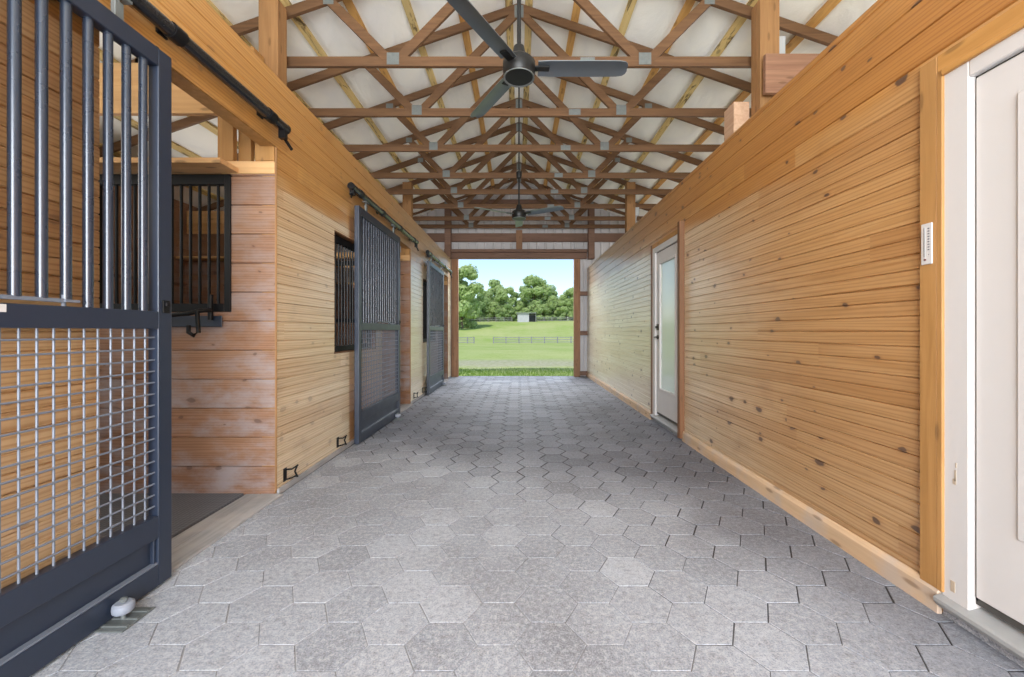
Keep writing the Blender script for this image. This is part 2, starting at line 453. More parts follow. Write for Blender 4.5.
# ------------------------------------------------------------------ floor of hexagonal pavers
def build_floor():
    s = .1395; dx = 1.5*s; dy = math.sqrt(3)*s
    cx0, cy0 = .12, 1.568
    gap = .0030; zt = 0.0; ch = .0018
    verts, faces, tone = [], [], []
    xlo, xhi = XL + .02, 1.98
    r2 = random.Random(5)
    def clip_poly(poly):
        for ax, lim, sg in ((0, xlo, 1), (0, xhi, -1), (1, YE+.18, -1)):
            out = []
            for i in range(len(poly)):
                a, b = poly[i], poly[(i+1) % len(poly)]
                ia, ib = sg*(a[ax]-lim) >= 0, sg*(b[ax]-lim) >= 0
                if ia: out.append(a)
                if ia != ib:
                    tt = (lim-a[ax])/(b[ax]-a[ax]); out.append((a[0]+(b[0]-a[0])*tt, a[1]+(b[1]-a[1])*tt))
            poly = out
            if len(poly) < 3: return []
        return poly
    for i in range(-10, 11):
        for j in range(-21, 41):
            cx = cx0 + i*dx; cy = cy0 + j*dy + (dy/2 if i % 2 else 0)
            jx, jy, rot = r2.uniform(-.0012,.0012), r2.uniform(-.0012,.0012), r2.uniform(-.006,.006)
            lift = r2.uniform(-.0012, .0012)*(.3 if cy < 3.4 else 1.6)
            wide = gap*.75 if cy + cx*.8 < 3.0 else gap*(1.4 if cy < 3.3 else 2.5)
            def hexa(rad): return [(cx+jx+rad*math.cos(k*PI/3+rot), cy+jy+rad*math.sin(k*PI/3+rot)) for k in range(6)]
            outer = clip_poly(hexa(s-wide)); inner = clip_poly(hexa(s-wide-ch))
            if len(inner) < 3 or len(outer) < 3: continue
            n0 = len(verts); tv = min(1, max(0, r2.gauss(.58, .16 if cy < 3.4 else .42)))
            if len(outer) == len(inner):
                m = len(outer)
                verts += [(x, y, zt-.008) for x, y in outer] + [(x, y, zt-ch*.7+lift) for x, y in outer] + [(x, y, zt+lift) for x, y in inner]
                fs = [tuple(n0+2*m+k for k in range(m))]
                for k in range(m):
                    k2 = (k+1) % m
                    fs.append((n0+k, n0+k2, n0+m+k2, n0+m+k)); fs.append((n0+m+k, n0+m+k2, n0+2*m+k2, n0+2*m+k))
            else:
                m = len(outer)
                verts += [(x, y, zt+lift) for x, y in outer]; fs = [tuple(n0+k for k in range(m))]
            faces += fs; tone += [tv]*len(fs)
    mi = [0]*len(faces)
    n0 = len(verts)                                # bedding
    verts += [(xlo-.05, YB-1, -.0032), (xhi+.05, YB-1, -.0032), (xhi+.05, YE+.2, -.0032), (xlo-.05, YE+.2, -.0032)]
    faces.append((n0, n0+1, n0+2, n0+3)); tone.append(.5); mi.append(1)
    me = bpy.data.meshes.new('floor'); me.from_pydata(verts, [], faces)
    me.materials.append(M['paver']); me.materials.append(M['joint']); me.polygons.foreach_set('material_index', mi)
    at = me.attributes.new('tone', 'FLOAT', 'FACE'); at.data.foreach_set('value', tone)
    o = bpy.data.objects.new('floor', me); COL.objects.link(o)
    return struct(o, 'aisle floor of grey hexagonal concrete pavers')
build_floor()

# stall floors and the weathered sill strips in the doorways
m = MB(); m.box(-XO, XL-.22, YB, YE, -.06, -.002); struct(m.build('floor_stall', M['grey_wood']), 'floor of the horse stalls')
for k, (a, b) in enumerate(OPEN):
    m = MB()
    m.box(XL-.115, XL+.045, a, b, -.02, .012); m.box(XL-.225, XL-.118, a, b, -.02, .010)
    struct(m.build('trim_%d' % (k+1), M['grey_wood'], bevel=.004), 'weathered grey sill strip in a stall doorway')

# ------------------------------------------------------------------ left wall (stall fronts)
DO = 2.545                                          # doorway head
holesL = [(a, b, -1, DO) for a, b in OPEN] + [(a, b, .98, 2.17) for a, b in WIN]
m = MB(); m.closed = False
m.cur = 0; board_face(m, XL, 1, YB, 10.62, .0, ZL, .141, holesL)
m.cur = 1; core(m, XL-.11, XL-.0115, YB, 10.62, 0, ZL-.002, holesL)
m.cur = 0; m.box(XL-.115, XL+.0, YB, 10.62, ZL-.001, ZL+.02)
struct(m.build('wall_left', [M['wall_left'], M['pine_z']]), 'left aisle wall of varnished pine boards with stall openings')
m = MB()
for a, b in clipped(YB, 10.62, OPEN): m.box(XL-.005, XL+.014, a, b, 0, .045)
struct(m.build('baseboard_left', M['grey_wood'], bevel=.003))
# right wall -------------------------------------------------------
D1 = (.73, 1.735, 0.06, 2.285); D2 = (4.50, 5.50, .06, 2.30)
holesR = [(D1[0], D1[1], -1, D1[3]), (D2[0], D2[1], -1, D2[3])]
m = MB(); m.closed = False
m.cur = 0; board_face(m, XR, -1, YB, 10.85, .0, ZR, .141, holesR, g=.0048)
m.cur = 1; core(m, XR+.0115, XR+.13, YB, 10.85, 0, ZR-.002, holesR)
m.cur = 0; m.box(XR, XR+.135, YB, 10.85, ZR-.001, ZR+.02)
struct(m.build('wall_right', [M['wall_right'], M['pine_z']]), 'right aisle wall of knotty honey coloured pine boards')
m = MB()
def bb(a, b):
    n = len(m.v)
    x0 = XR-.002; x1 = XR-.024
    pr = [(x0, -.004), (x1, -.004), (x1, .088), (x1+.012, .112), (x0, .116)]
    vs = [(x, a, z) for x, z in pr] + [(x, b, z) for x, z in pr]
    fs = [tuple(range(5))[::-1], tuple(range(5, 10))] + [(i, (i+1) % 5, (i+1) % 5+5, i+5) for i in range(5)]
    m.add(vs, fs)
bb(D1[1]+.005, 4.47); bb(D2[1]+.06, 10.85); bb(YB, D1[0]-.1)
struct(m.build('baseboard_right', M['base'], bevel=.003), 'worn pine baseboard with bevelled top along the right wall')

# casing round the near white door
m = MB(); m.box(XR-.02, XR, D1[1]+.012, D1[1]+.088, .10, D1[3]+.085)
m.box(XR-.0215, XR, D1[1]-.012, D1[1]+.012, .10, D1[3]+.012)
struct(m.build('trim_11', M['pine_z'], bevel=.003), 'pine casing board beside the white door')
m = MB(); m.box(XR-.02, XR, D1[0]-.09, D1[1]+.012, D1[3]+.012, D1[3]+.085); m.box(XR-.028, XR, D1[0]-.012, D1[1]-.012, D1[3]-.012, D1[3]+.012)
struct(m.build('trim_12', M['pine_y'], bevel=.003), 'pine head casing above the white door')
m = MB(); m.box(XR-.02, XR, D1[0]-.09, D1[0]-.012, .10, D1[3]+.012)
struct(m.build('trim_13', M['pine_z'], bevel=.003))
# casing of the far glazed door
m = MB(); m.box(XR-.018, XR, D2[1]-.008, D2[1]+.05, .02, D2[3]+.05)
struct(m.build('trim_14', M['dkred_z'], bevel=.003), 'thin dark stained casing on the far side of the glazed door')
m = MB(); m.box(XR-.018, XR, D2[0]+.02, D2[1]-.008, D2[3]-.005, D2[3]+.05)
struct(m.build('trim_15', M['pine_y'], bevel=.003))
m = MB(); m.box(XR-.055, XR, D2[0]-.045, D2[0]+.02, .03, 2.40)
struct(m.build('trim_16', M['dkred_z'], bevel=.003), 'tall projecting reddish board on the near side of the glazed door')

def white_door(name, D, label, glazed, n):
    root = bpy.data.objects.new(name, None); COL.objects.link(root); root.location = (XR, D[0], 0); struct(root, label)
    w = D[1]-D[0]; xb = .13
    def P(mb): return mb
    f = MB(); fw = .105
    # frame lining and brickmould, local coordinates (x into the wall is +)
    f.box(-.012, .10, w-fw, w, .085, D[3]); f.box(-.012, .10, 0, fw, .085, D[3]); f.box(-.012, .10, fw, w-fw, D[3]-.075, D[3])
    o = f.build('door_frame', M['white'], root, bevel=.004); 
    g = MB(); g.box(.016, .050, fw-.001, fw+.009, .13, D[3]-.075); g.box(.016, .050, w-fw-.009, w-fw+.001, .13, D[3]-.075); g.box(.016, .050, fw, w-fw, D[3]-.085, D[3]-.074); g.box(.016, .050, fw, w-fw, .116, .146)
    g.build('weather_seal', M['rubber'], root)
    s0, s1 = fw+.007, w-fw-.007; sz0, sz1 = .145, D[3]-.084
    X0 = .008; X1 = .048
    d = MB()
    if glazed:
        st = .115; gb = .30
        d.box(X0, X1, s0, s0+st, sz0, sz1); d.box(X0, X1, s1-st, s1, sz0, sz1)
        d.box(X0, X1, s0+st, s1-st, sz0, sz0+gb); d.box(X0, X1, s0+st, s1-st, sz1-.14, sz1)
        slab = d.build('door_leaf', M['white'], root, bevel=.003)
        b = MB(); a0, a1, b0, b1 = s0+st, s1-st, sz0+gb, sz1-.14; t = .022
        b.box(X0-.008, X1+.004, a0-t*.4, a0+t, b0-t*.4, b1+t*.4); b.box(X0-.008, X1+.004, a1-t, a1+t*.4, b0-t*.4, b1+t*.4)
        b.box(X0-.008, X1+.004, a0+t, a1-t, b0-t*.4, b0+t); b.box(X0-.008, X1+.004, a0+t, a1-t, b1-t, b1+t*.4)
        b.build('glazing_bead', M['white'], root, bevel=.004)
        gl = MB(); gl.box(X0+.014, X0+.019, a0, a1, b0, b1); gl.build('glass_pane', M['glass'], root)
        bl = MB(); bl.box(X0+.030, X0+.034, a0, a1, b0, b1); bl.build('blind', M['blind'], root)
        # lever and deadbolt on the far stile
        hy = s1-.06
        h = MB(); h.tube([(X0, hy, 1.12), (X0-.012, hy, 1.12)], .028, 14); h.tube([(X0-.012, hy, 1.12), (X0-.045, hy, 1.12)], .011, 10); h.tube([(X0-.045, hy+.01, 1.12), (X0-.05, hy-.06, 1.118), (X0-.045, hy-.11, 1.112)], .010, 10, r_end=.007)
        h.build('door_handle', M['bronze'], root, smooth=True)
        k = MB(); k.box(X0-.012, X0, hy-.03, hy+.03, 1.21, 1.29); k.tube([(X0-.012, hy, 1.25), (X0-.024, hy, 1.25)], .018, 12); k.box(X0-.036, X0-.024, hy-.006, hy+.006, 1.235, 1.265)
        k.build('deadbolt', M['bronze'], root, bevel=.002)
    else:
        d.box(X0, X1, s0, s1, sz0, sz1)
        slab = d.build('door_leaf', M['white'], root, bevel=.003)
        b = MB(); a0, a1, b0, b1 = s0+.14, s1-.14, sz0+.30, sz1-.14
        for q in ((a0, a0+.03, b0, b1), (a1-.03, a1, b0, b1), (a0+.03, a1-.03, b0, b0+.03), (a0+.03, a1-.03, b1-.03, b1)): b.box(X0-.007, X0+.002, *q)
        b.build('raised_moulding', M['white'], root, bevel=.003)
    # sill
    sl = MB()
    vs = []
    for y in (-.01, w+.004):
        vs += [(-.045, y, .062), (-.045, y, .078), (-.03, y, .084), (.10, y, .118), (.10, y, .04), (-.03, y, .04)]
    sl.add(vs, [tuple(range(6))[::-1], tuple(range(6, 12))] + [(i, (i+1) % 6, (i+1) % 6+6, i+6) for i in range(6)])
    sl.build('door_sill', M['alu'], root, bevel=.002)
    rz = MB(); rz.box(-.005, .10, 0, w, -.01, .06); rz.build('sill_riser', M['paver'], root)
    return root
door1 = white_door('door_1', D1, 'white painted door and frame close by on the right', False, 1)
door2 = white_door('door_2', D2, 'white door with tall pale reflecting glass pane further along the right wall', True, 2)
m = MB()
for (y, z, a, b) in ((.951, .585, .005, .045), (.956, .570, .009, .022), (.963, .125, .012, .045), (.948, .64, .003, .02)):
    m.box(-.0135, -.011, y-a, y+a*.4, z, z+b)
m.build('bare_patch', M['chip'], door1)['label'] = 'patches of flaked paint on the door frame'

# ------------------------------------------------------------------ other room shell
def roof_slope(sg, name):
    me_v, me_f = [], []
    nx, ny = 110, 64
    PUR = [.12, .67, 1.22, 1.75, 2.27, 2.85, 3.4, 3.95, 4.5, 5.05]
    for i in range(nx+1):
        x = (XO+.35)*i/nx
        for j in range(ny+1):
            y = YB + (YE+.3-YB)*j/ny
            lo = max([p for p in PUR if p <= x], default=0.0); hi = min([p for p in PUR if p > x], default=XO+.35)
            u = (x-lo)/max(hi-lo, .01)
            sag = math.sin(PI*u)**1.0*(.035 + .05*max(0, mnoise.noise(Vector((x*.9*sg, y*.45, 3.3+sg))))) + .02*mnoise.noise(Vector((x*2.2*sg, y*1.1, 9)))*math.sin(PI*u)
            me_v.append((sg*x, y, roof_z(x) - sag*.8))
    for i in range(nx):
        for j in range(ny):
            a = i*(ny+1)+j; q = (a, a+1, a+ny+2, a+ny+1)
            me_f.append(q if sg > 0 else q[::-1])
    me = bpy.data.meshes.new(name); me.from_pydata(me_v, [], me_f); me.materials.append(M['ceiling'])
    me.polygons.foreach_set('use_smooth', [True]*len(me.polygons))
    o = bpy.data.objects.new(name, me); COL.objects.link(o)
    return struct(o, 'sagging white insulation lining the %s roof slope' % ('right' if sg > 0 else 'left'))
roof_slope(-1, 'ceiling_left'); roof_slope(1, 'ceiling_right')

# outer walls
sw = [(3.9, 5.0, 1.2, 2.1), (7.5, 8.6, 1.2, 2.1), (.3, 1.4, 1.2, 2.1)]
m = MB(); m.closed = False
board_face(m, -XO, 1, YB, YE+.2, 0, 3.34, .212, sw, bead=False); core(m, -XO-.06, -XO-.012, YB, YE+.2, 0, 3.34, sw)
struct(m.build('wall_outer_left', M['stall']))
m = MB(); core(m, XO, XO+.06, YB, YE+.2, 0, 3.34, []); struct(m.build('wall_outer_right', M['stall']))
for k, (a, b, z0, z1) in enumerate(sw):
    m = MB()
    for q in ((a-.09, a, z0-.09, z1+.09), (b, b+.09, z0-.09, z1+.09), (a, b, z0-.09, z0), (a, b, z1, z1+.09)): m.box(-XO+.002, -XO+.03, *q)
    struct(m.build('window_%d' % (k+3), M['pine_y'], bevel=.003))

# partitions between stalls, with a barred opening each
def partition(k, yp):
    holes = [(-3.10, -2.11, 1.35, 2.36)]
    m = MB(); m.closed = False
    board_face(m, yp, -1, -XO, XL-.012, 0, 2.345, .212, holes, axis='x', bead=False, g=.0045, d=.0115)
    core(m, yp+.012, yp+.045, -XO, XL-.012, 0, 2.34, holes, axis='x')
    o = struct(m.build('wall_stall_%s' % ('near', 'middle', 'far')[k], M['stall']), 'reddish plank partition between two stalls')
    # end post, cap plank and short framing above
    p = MB(); p.box(XL-.155, XL-.014, yp-.010, yp+.08, 2.44, ZL-.05); p.build('end_post', M['pine_z'], o, bevel=.003)
    p = MB(); p.box(XL-.012, XL+.002, yp-.004, yp+.004, 0.03, DO); p.build('edge_trim', M['post'], o, bevel=.002)
    p = MB(); p.box(-XO, XL-.275, yp-.19, yp+.045, 2.352, 2.388); p.build('cap_plank', M['pine_x'], o, bevel=.003)
    p = MB(); p.box(XL-.40, XL-.014, yp-.005, yp+.04, 2.348, 2.44); p.build('block', M['pine_x'], o, bevel=.003)
    p = MB(); p.box(XL-.43, XL-.315, yp-.004, yp+.04, 2.44, ZL-.05); p.build('stud', M['pine_z'], o, bevel=.003)
    p = MB(); p.box(XL-.315, XL-.22, yp+.05, yp+.09, 2.44, ZL-.05); p.build('stud', M['pine_z'], o, bevel=.003)
    p = MB(); p.box(-XO+.02, XL-.44, yp-.0, yp+.04, 2.79, 3.16); p.build('tie_plank', M['pine_x'], o, bevel=.003)
    return o
for k, yp in enumerate(PART): partition(k, yp)

def grille(name, label, a0, a1, z0, z1, nb, axis, at):
    """black steel grille: flat frame and round bars"""
    r = thing(name, label, 'window grille', (0,0,0), 'black barred window grilles')
    f = MB()
    def B(mb, p, q, za, zb, t0, t1):
        if axis == 'x': mb.box(p, q, at+t0, at+t1, za, zb)
        else: mb.box(at+t0, at+t1, p, q, za, zb)
    B(f, a0, a0+.045, z0, z1, -.02, .02); B(f, a1-.045, a1, z0, z1, -.02, .02)
    B(f, a0+.045, a1-.045, z0, z0+.06, -.02, .02); B(f, a0+.045, a1-.045, z1-.075, z1, -.02, .02)
    f.build('grille_frame', M['black'], r, bevel=.003)
    for i in range(nb):
        u = a0+.045 + (a1-a0-.09)*(i+.8)/(nb+.6)
        b = MB(); p = (u, at, z0+.05) if axis == 'x' else (at, u, z0+.05); q = (u, at, z1-.06) if axis == 'x' else (at, u, z1-.06)
        b.tube([p, q], .010, 8); b.build('bar', M['black'], r, smooth=True)
    r.location = (0, 0, 0)
    return r
grille('stall_grille', 'black barred grille in the plank partition seen past the near sliding door', -3.11, -2.10, 1.34, 2.34, 13, 'x', 3.0)
grille('stall_grille', 'black barred grille in the middle stall partition behind the second sliding door', -3.11, -2.10, 1.34, 2.34, 13, 'x', 6.69)
grille('window_grille', 'black barred grille in the wall opening left of the second sliding door', WIN[0][0]+.01, WIN[0][1]-.01, .99, 2.16, 14, 'y', XL-.07)
grille('window_grille', 'black barred grille in the wall opening left of the farthest sliding door', WIN[1][0]+.01, WIN[1][1]-.01, .99, 2.16, 14, 'y', XL-.07)
for k, (a, b) in enumerate(WIN):
    m = MB()
    for q in ((a, a+.012, .98, 2.17), (b-.012, b, .98, 2.17), (a+.012, b-.012, .98, .992), (a+.012, b-.012, 2.158, 2.17)): m.box(XL-.11, XL-.001, *q)
    struct(m.build('window_%d' % (k+1), M['dkred_z']), 'wooden lined opening in the stall front')

# swing-out feeder bracket on the near grille
r = thing('feeder_bracket', 'black swing-out feeder arm with hook under the partition grille', 'bracket', (-2.25, 2.97, 1.30))
m = MB(); m.tube([(-.55,-.03,.02), (-.30,-.13,.0), (-.02,-.15,.02), (.03,-.12,.04), (.05,-.04,.05)], .016, 10); m.build('arm', M['black'], r, smooth=True)
m = MB(); m.tube([(.02,-.13,.04), (.03,-.13,-.11), (-.0,-.135,-.13), (-.035,-.135,-.11), (-.035,-.135,-.06)], .014, 10); m.build('hook', M['black'], r, smooth=True)
m = MB(); m.box(-.62, .10, -.005, .005, -.07, .01); m.build('back_plate', M['steel'], r, bevel=.003)
m = MB(); m.tube([(.03,-.02,-.02), (.03,-.02,.16)], .018, 10); m.build('hinge_pin', M['black'], r, smooth=True)

# rubber mats
m = MB(); m.box(-4.2, XL-.235, 1.60, PART[0]-.005, -.01, .018)
tag(m.build('rubber_mat', M['mat'], bevel=.004), 'dark rubber mat on the floor of the open near stall', 'mat', 'rubber stall mats')
m = MB(); m.box(-4.2, XL-.235, 5.2, PART[1]-.005, -.01, .018)
tag(m.build('rubber_mat', M['mat'], bevel=.004), 'dark rubber mat in the stall behind the second sliding door', 'mat', 'rubber stall mats')

# ------------------------------------------------------------------ sliding stall doors (origin: near bottom corner, front face x=0, runs +y)
DW = 1.5
def make_door(label):
    r = thing('sliding_stall_door', label, 'stall door', (0,0,0), 'sliding stall doors')
    D = .05; st = .074; top = 2.52
    f = MB()
    f.box(-D, 0, 0, st, .012, top); f.box(-D, 0, DW-st, DW, .012, top)
    f.box(-D, 0, st, DW-st, top-.085, top); f.box(-D, 0, st, DW-st, 1.21, 1.292)
    f.box(-D, 0, st, DW-st, .235, .34); f.box(-D, 0, st, DW-st, .012, .112)
    f.box(-D+.018, -.012, st, st+.012, .112, .235); f.box(-D+.018, -.012, DW-st-.012, DW-st, .112, .235)
    f.build('door_frame', M['steel'], r, bevel=.004, seg=2)
    k = MB(); k.box(-.036, -.028, st-.002, DW-st+.002, .108, .24); k.build('kick_panel', M['steel'], r)
    k = MB(); k.box(-.03, -.004, st, DW-st, .112, .120); k.build('panel_lip', M['wire'], r)
    # woven wire
    w = MB(); x = -.026
    n = int((DW-2*st)/.0525)
    for i in range(1, n+1):
        y = DW-st-.008-i*.0525+.02
        if y > st: w.tube([(x, y, .335), (x, y, 1.215)], .0042, 6, cap=False)
    zz = 1.21-.04
    while zz > .345:
        w.tube([(x+.006, st-.003, zz), (x+.006, DW-st+.003, zz)], .0042, 6, cap=False); zz -= .0525
    w.build('wire_mesh', M['wire'], r, smooth=True)
    # upright bars; the three nearest the hay gate stop short on a swing rail
    nb = 17
    gate = MB(); ga, gb = DW-st-.079*10.0, DW-st-.079*4.62
    for i in range(1, nb+1):
        y = DW-st-i*.079+.028
        if y < st+.02: continue
        inside = ga < y < gb
        b = MB(); b.tube([(-.026, y, 1.318 if inside else 1.288), (-.026, y, top-.08)], .0165, 12)
        b.build('bar', M['bar_steel'], r, smooth=True)
    g = gate; g.box(-.036, -.012, ga, gb-.012, 1.306, 1.320); g.tube([(-.024, gb-.012, 1.290), (-.024, gb-.012, 1.335)], .007, 8); g.box(-.03, -.006, gb-.02, gb+.03, 1.308, 1.318)
    g.build('hay_gate_rail', M['wire'], r)
    l = MB(); l.box(-.004, .006, DW-.055, DW-.018, 1.285, 1.345); l.box(.006, .018, DW-.05, DW-.03, 1.315, 1.335)
    l.build('latch', M['black'], r, bevel=.002)
    for y in (.25, DW-.25):
        h = MB(); h.box(-.030, -.010, y-.02, y+.02, top-.002, top+.075); h.tube([(-.02, y, top+.05), (-.02, y, top+.125)], .008, 8); h.box(-.045, .0, y-.05, y+.05, top+.098, top+.112)
        h.build('hanger', M['galv'], r, bevel=.002)
    for y in (.06, DW-.06):
        h = MB(); h.lathe((-.025, y, top), [(.012, 0), (.012, .012), (.007, .016)], 10); h.build('bolt_head', M['black'], r)
    return r
XD = -1.68
d1 = make_door('sliding stall door filling the left edge, nearest, standing partly open')
d1.location = (XD, 1.985-DW, 0)
s = MB(); s.box(0, .001, DW-.70, DW-.642, 1.262, 1.288); s.build('sticker', M['white'], d1)['label'] = 'small blank white sticker'
d2 = copy_tree(d1); d2.location = (XD, 4.305, 0); d2['label'] = 'second sliding stall door along the left wall, in mid-distance'
d3 = copy_tree(d1); d3.location = (XD, 7.68, 0); d3['label'] = 'farthest sliding stall door on the left, near the barn exit'
for d in (d2, d3):
    for c in list(d.children):
        if c.name.startswith('sticker'): bpy.data.objects.remove(c)

def make_track(label, y0, y1, z=2.668):
    r = thing('door_track', label, 'door track', (XL+.072, y0, z), 'sliding door tracks')
    L = y1-y0
    m = MB(); m.tube([(0,0,0), (0,L,0)], .034, 16); m.build('rail', M['track'], r, smooth=True)
    for u in (.09, .36, .64, .93):
        b = MB(); b.tube([(0, L*u-.035, 0), (0, L*u+.035, 0)], .040, 16); b.box(-.070, -.0, L*u-.02, L*u+.02, .0, .035); b.box(-.072, -.062, L*u-.03, L*u+.03, -.01, .06); b.tube([(-.01, L*u, .03), (-.01, L*u, .055)], .008, 8)
        b.build('bracket', M['black'], r, smooth=True)
    for y, s in ((0, -1), (L, 1)):
        e = MB(); e.tube([(0, y, 0), (0, y+s*.012, 0)], .036, 14); e.box(-.022, .022, y-s*.05, y-s*.01, -.085, -.025); e.bar((0, y-s*.02, -.07), (.02, y+s*.05, -.13), .012, .018)
        e.build('end_stop', M['black'], r)
    return r
make_track('black pipe track of the nearest sliding door, top left', .33, 2.98)
make_track('pipe track above the second sliding door, lit from the barn exit', 4.15, 6.79)
make_track('pipe track above the farthest sliding door by the barn exit', 7.62, 10.25)

def make_roller(label, x, y):
    r = thing('floor_roller', label, 'door roller', (x, y, 0), 'floor rollers guiding the doors')
    m = MB(); m.box(-.055, .06, -.075, .075, .002, .007)
    for k in (-.045, 0, .045): m.box(-.05, .055, k-.008, k+.008, .007, .012)
    m.build('base_plate', M['galv'], r, bevel=.002)
    m = MB(); m.tube([(-.008,0,.008), (-.008,0,.085)], .009, 10); m.lathe((-.008,0,.082), [(.013,0),(.013,.010),(.006,.014)], 6); m.build('bolt', M['galv'], r, smooth=True)
    m = MB(); m.lathe((-.008, 0, .036), [(.030,0),(.036,.006),(.038,.020),(.036,.034),(.028,.041)], 20); m.build('wheel', M['plastic'], r, smooth=True)
    return r
make_roller('grey plastic guide roller on the floor beside the nearest sliding door', XD+.048, 1.70)
make_roller('floor guide roller at the foot of the second sliding door', XD+.048, 5.55)
make_roller('floor guide roller at the foot of the farthest sliding door', XD+.048, 8.96)

def make_bracket(label, y, z=.115):
    r = thing('door_catch', label, 'door catch', (XL, y, z), 'bent iron door catches low on the left wall')
    m = MB(); m.box(0, .008, -.055, -.005, -.062, .062); m.build('wall_plate', M['black'], r, bevel=.002)
    m = MB(); t = .022
    for z_ in (-.048, .048):
        m.tube([(.006, -.03, z_), (.05, .005, z_*.86), (.05, .055, z_*.9), (.065, .085, z_*1.15)], .008, 8)
    m.tube([(.062, .078, -.056), (.045, .066, 0), (.062, .078, .056)], .009, 8)
    m.build('strap', M['black'], r, smooth=True)
    r.scale = (.8,.8,.8)
    return r
for y, lb in ((3.12, 'black iron catch low on the wall beside the open near stall'), (4.02, 'iron catch low on the wall just before the second sliding door'),
              (6.92, 'iron catch low on the wall just beyond the second stall doorway'), (7.55, 'iron catch low on the wall just before the farthest sliding door')):
    make_bracket(lb, y)

# ------------------------------------------------------------------ roof trusses
CZ = 3.786; SL = .345; AP = 5.05
TY = [4.02, 4.95, 5.91, 6.95, 7.76, 8.66, 9.60, 10.52]
def make_truss(label):
    r = thing('roof_truss', label, 'roof truss', (0,0,0), 'timber roof trusses')
    hw, th = .095, .038
    m = MB(); m.box(-3.75, 3.75, -th/2, th/2, CZ, CZ+hw); m.build('bottom_chord', M['truss'], r, bevel=.002)
    for s in (-1, 1):
        m = MB(); c = AP + hw*.53
        a = (0, 0, c); b = (s*5.5, 0, c-SL*5.5)
        m.bar(a, b, th, hw); m.build('top_chord', M['truss'], r, bevel=.002)
        m = MB(); m.bar((s*1.20, .002, CZ+.05), (s*.035, .002, AP-.02), th*.96, hw*.95); m.build('web', M['truss'], r, bevel=.002)
        m = MB(); m.bar((s*1.26, -.002, CZ+.05), (s*1.86, -.002, AP+.03-SL*1.86), th*.96, hw*.95); m.build('web', M['truss'], r, bevel=.002)
        m = MB(); m.box(s*1.23-.06, s*1.23+.06, -th/2-.003, -th/2, CZ+.015, CZ+.13)
        for q in range(5): m.box(s*1.23-.05+q*.024, s*1.23-.042+q*.024, -th/2-.006, -th/2-.003, CZ+.02, CZ+.125)
        m.build('gusset_plate', M['galv'], r)
        m = MB(); m.box(s*1.86-.05, s*1.86+.05, -th/2-.003, -th/2, AP-SL*1.86-.02, AP-SL*1.86+.06); m.build('gusset_plate', M['galv'], r)
    m = MB(); m.box(-.055, .055, -th/2-.003, -th/2, AP-.08, AP+.07); m.build('gusset_plate', M['galv'], r)
    m = MB(); m.box(.60, .74, -th/2-.003, -th/2, CZ+.012, CZ+.085)
    for q in range(6): m.box(.61+q*.022, .618+q*.022, -th/2-.006, -th/2-.003, CZ+.016, CZ+.08)
    m.build('splice_plate', M['galv'], r)
    return r
ords = ['nearest roof truss, just behind the near fan', 'second roof truss counted from the nearest', 'third roof truss counted from the nearest', 'fourth roof truss counted from the nearest',
        'fifth roof truss counted from the nearest', 'sixth roof truss, in line with the far pair of posts', 'seventh roof truss, second to last before the end wall', 'last roof truss, standing against the end wall']
t0 = make_truss(ords[0])
for i, y in enumerate(TY):
    t = t0 if i == 0 else copy_tree(t0)
    t.location = (0, y, 0); t['label'] = 'brown timber ' + ords[i]
    if i == 7: t.location.z = .05

PX = [.12, .67, 1.22, 1.75, 2.27, 2.85, 3.4, 3.95, 4.5, 5.05]
pn = ['first', 'second', 'third', 'fourth', 'fifth', 'sixth', 'seventh', 'eighth', 'ninth', 'tenth']
for s in (-1, 1):
    for i, x in enumerate(PX):
        if s > 0 and i > 7: continue
        m = MB(); z = AP + .1 - SL*x + .02
        m.bar((s*x, YB, z), (s*x, YE+.02, z), .088, .036, up=(s*SL, 0, 1))
        tag(m.build('roof_purlin', M['purlin_clean'] if i in (1, 3) or (s > 0 and i == 5) else M['purlin'], bevel=.002),
            '%s long %s batten under the %s roof slope, counted from the ridge' % (pn[i], 'orange-brown' if i in (1, 3) else 'yellow streaky', 'right' if s > 0 else 'left'), 'purlin', 'roof purlins running along the barn')

# posts carrying the trusses -----------------------------------------------------
def make_post(label, s, y, top):
    r = thing('timber_post', label, 'post', (s*2.31, y, 0), 'laminated timber posts rising behind the walls')
    for k in range(3):
        m = MB(); m.box(-.09, .09, -.075+k*.05, -.027+k*.05, .0, top); m.build('ply', M['post'], r, bevel=.003)
    return r
for s in (-1, 1):
    sd = 'left' if s < 0 else 'right'
    make_post('thick brown timber post rising behind the near %s wall top' % sd, s, 3.85, 4.27)
    make_post('brown timber post rising behind the far %s wall, close to the exit' % sd, s, 8.52, 4.27)
# blocks and header ends round the posts
def block(name, mat, dims, label, grp='short timber blocks fixed to the posts'):
    m = MB(); m.box(*dims); return tag(m.build(name, mat, bevel=.004), label, 'timber block', grp)
block('header_beam', M['beam_x'], (2.22, 3.40, 3.69, 3.733, 3.345, 3.70), 'reddish header beam end running behind the near right post to the wall', None)
m0 = block('timber_block', M['beam_y'], (2.06, 2.21, 3.93, 4.12, 2.9, 3.40), 'pale block on the aisle side of the near right post')
block('timber_block', M['pine_z'], (-2.44, -2.33, 3.60, 3.75, 2.8, 3.70), 'yellow block in front of the near left post')
block('timber_block', M['pine_z'], (-2.215, -2.17, 3.83, 3.92, 2.8, 3.38), 'thin yellow block on the aisle side of the near left post')
block('header_beam', M['end_x'], (2.41, 3.40, 8.42, 8.56, 2.80, 3.40), 'dark header beam end beside the far right post', None)
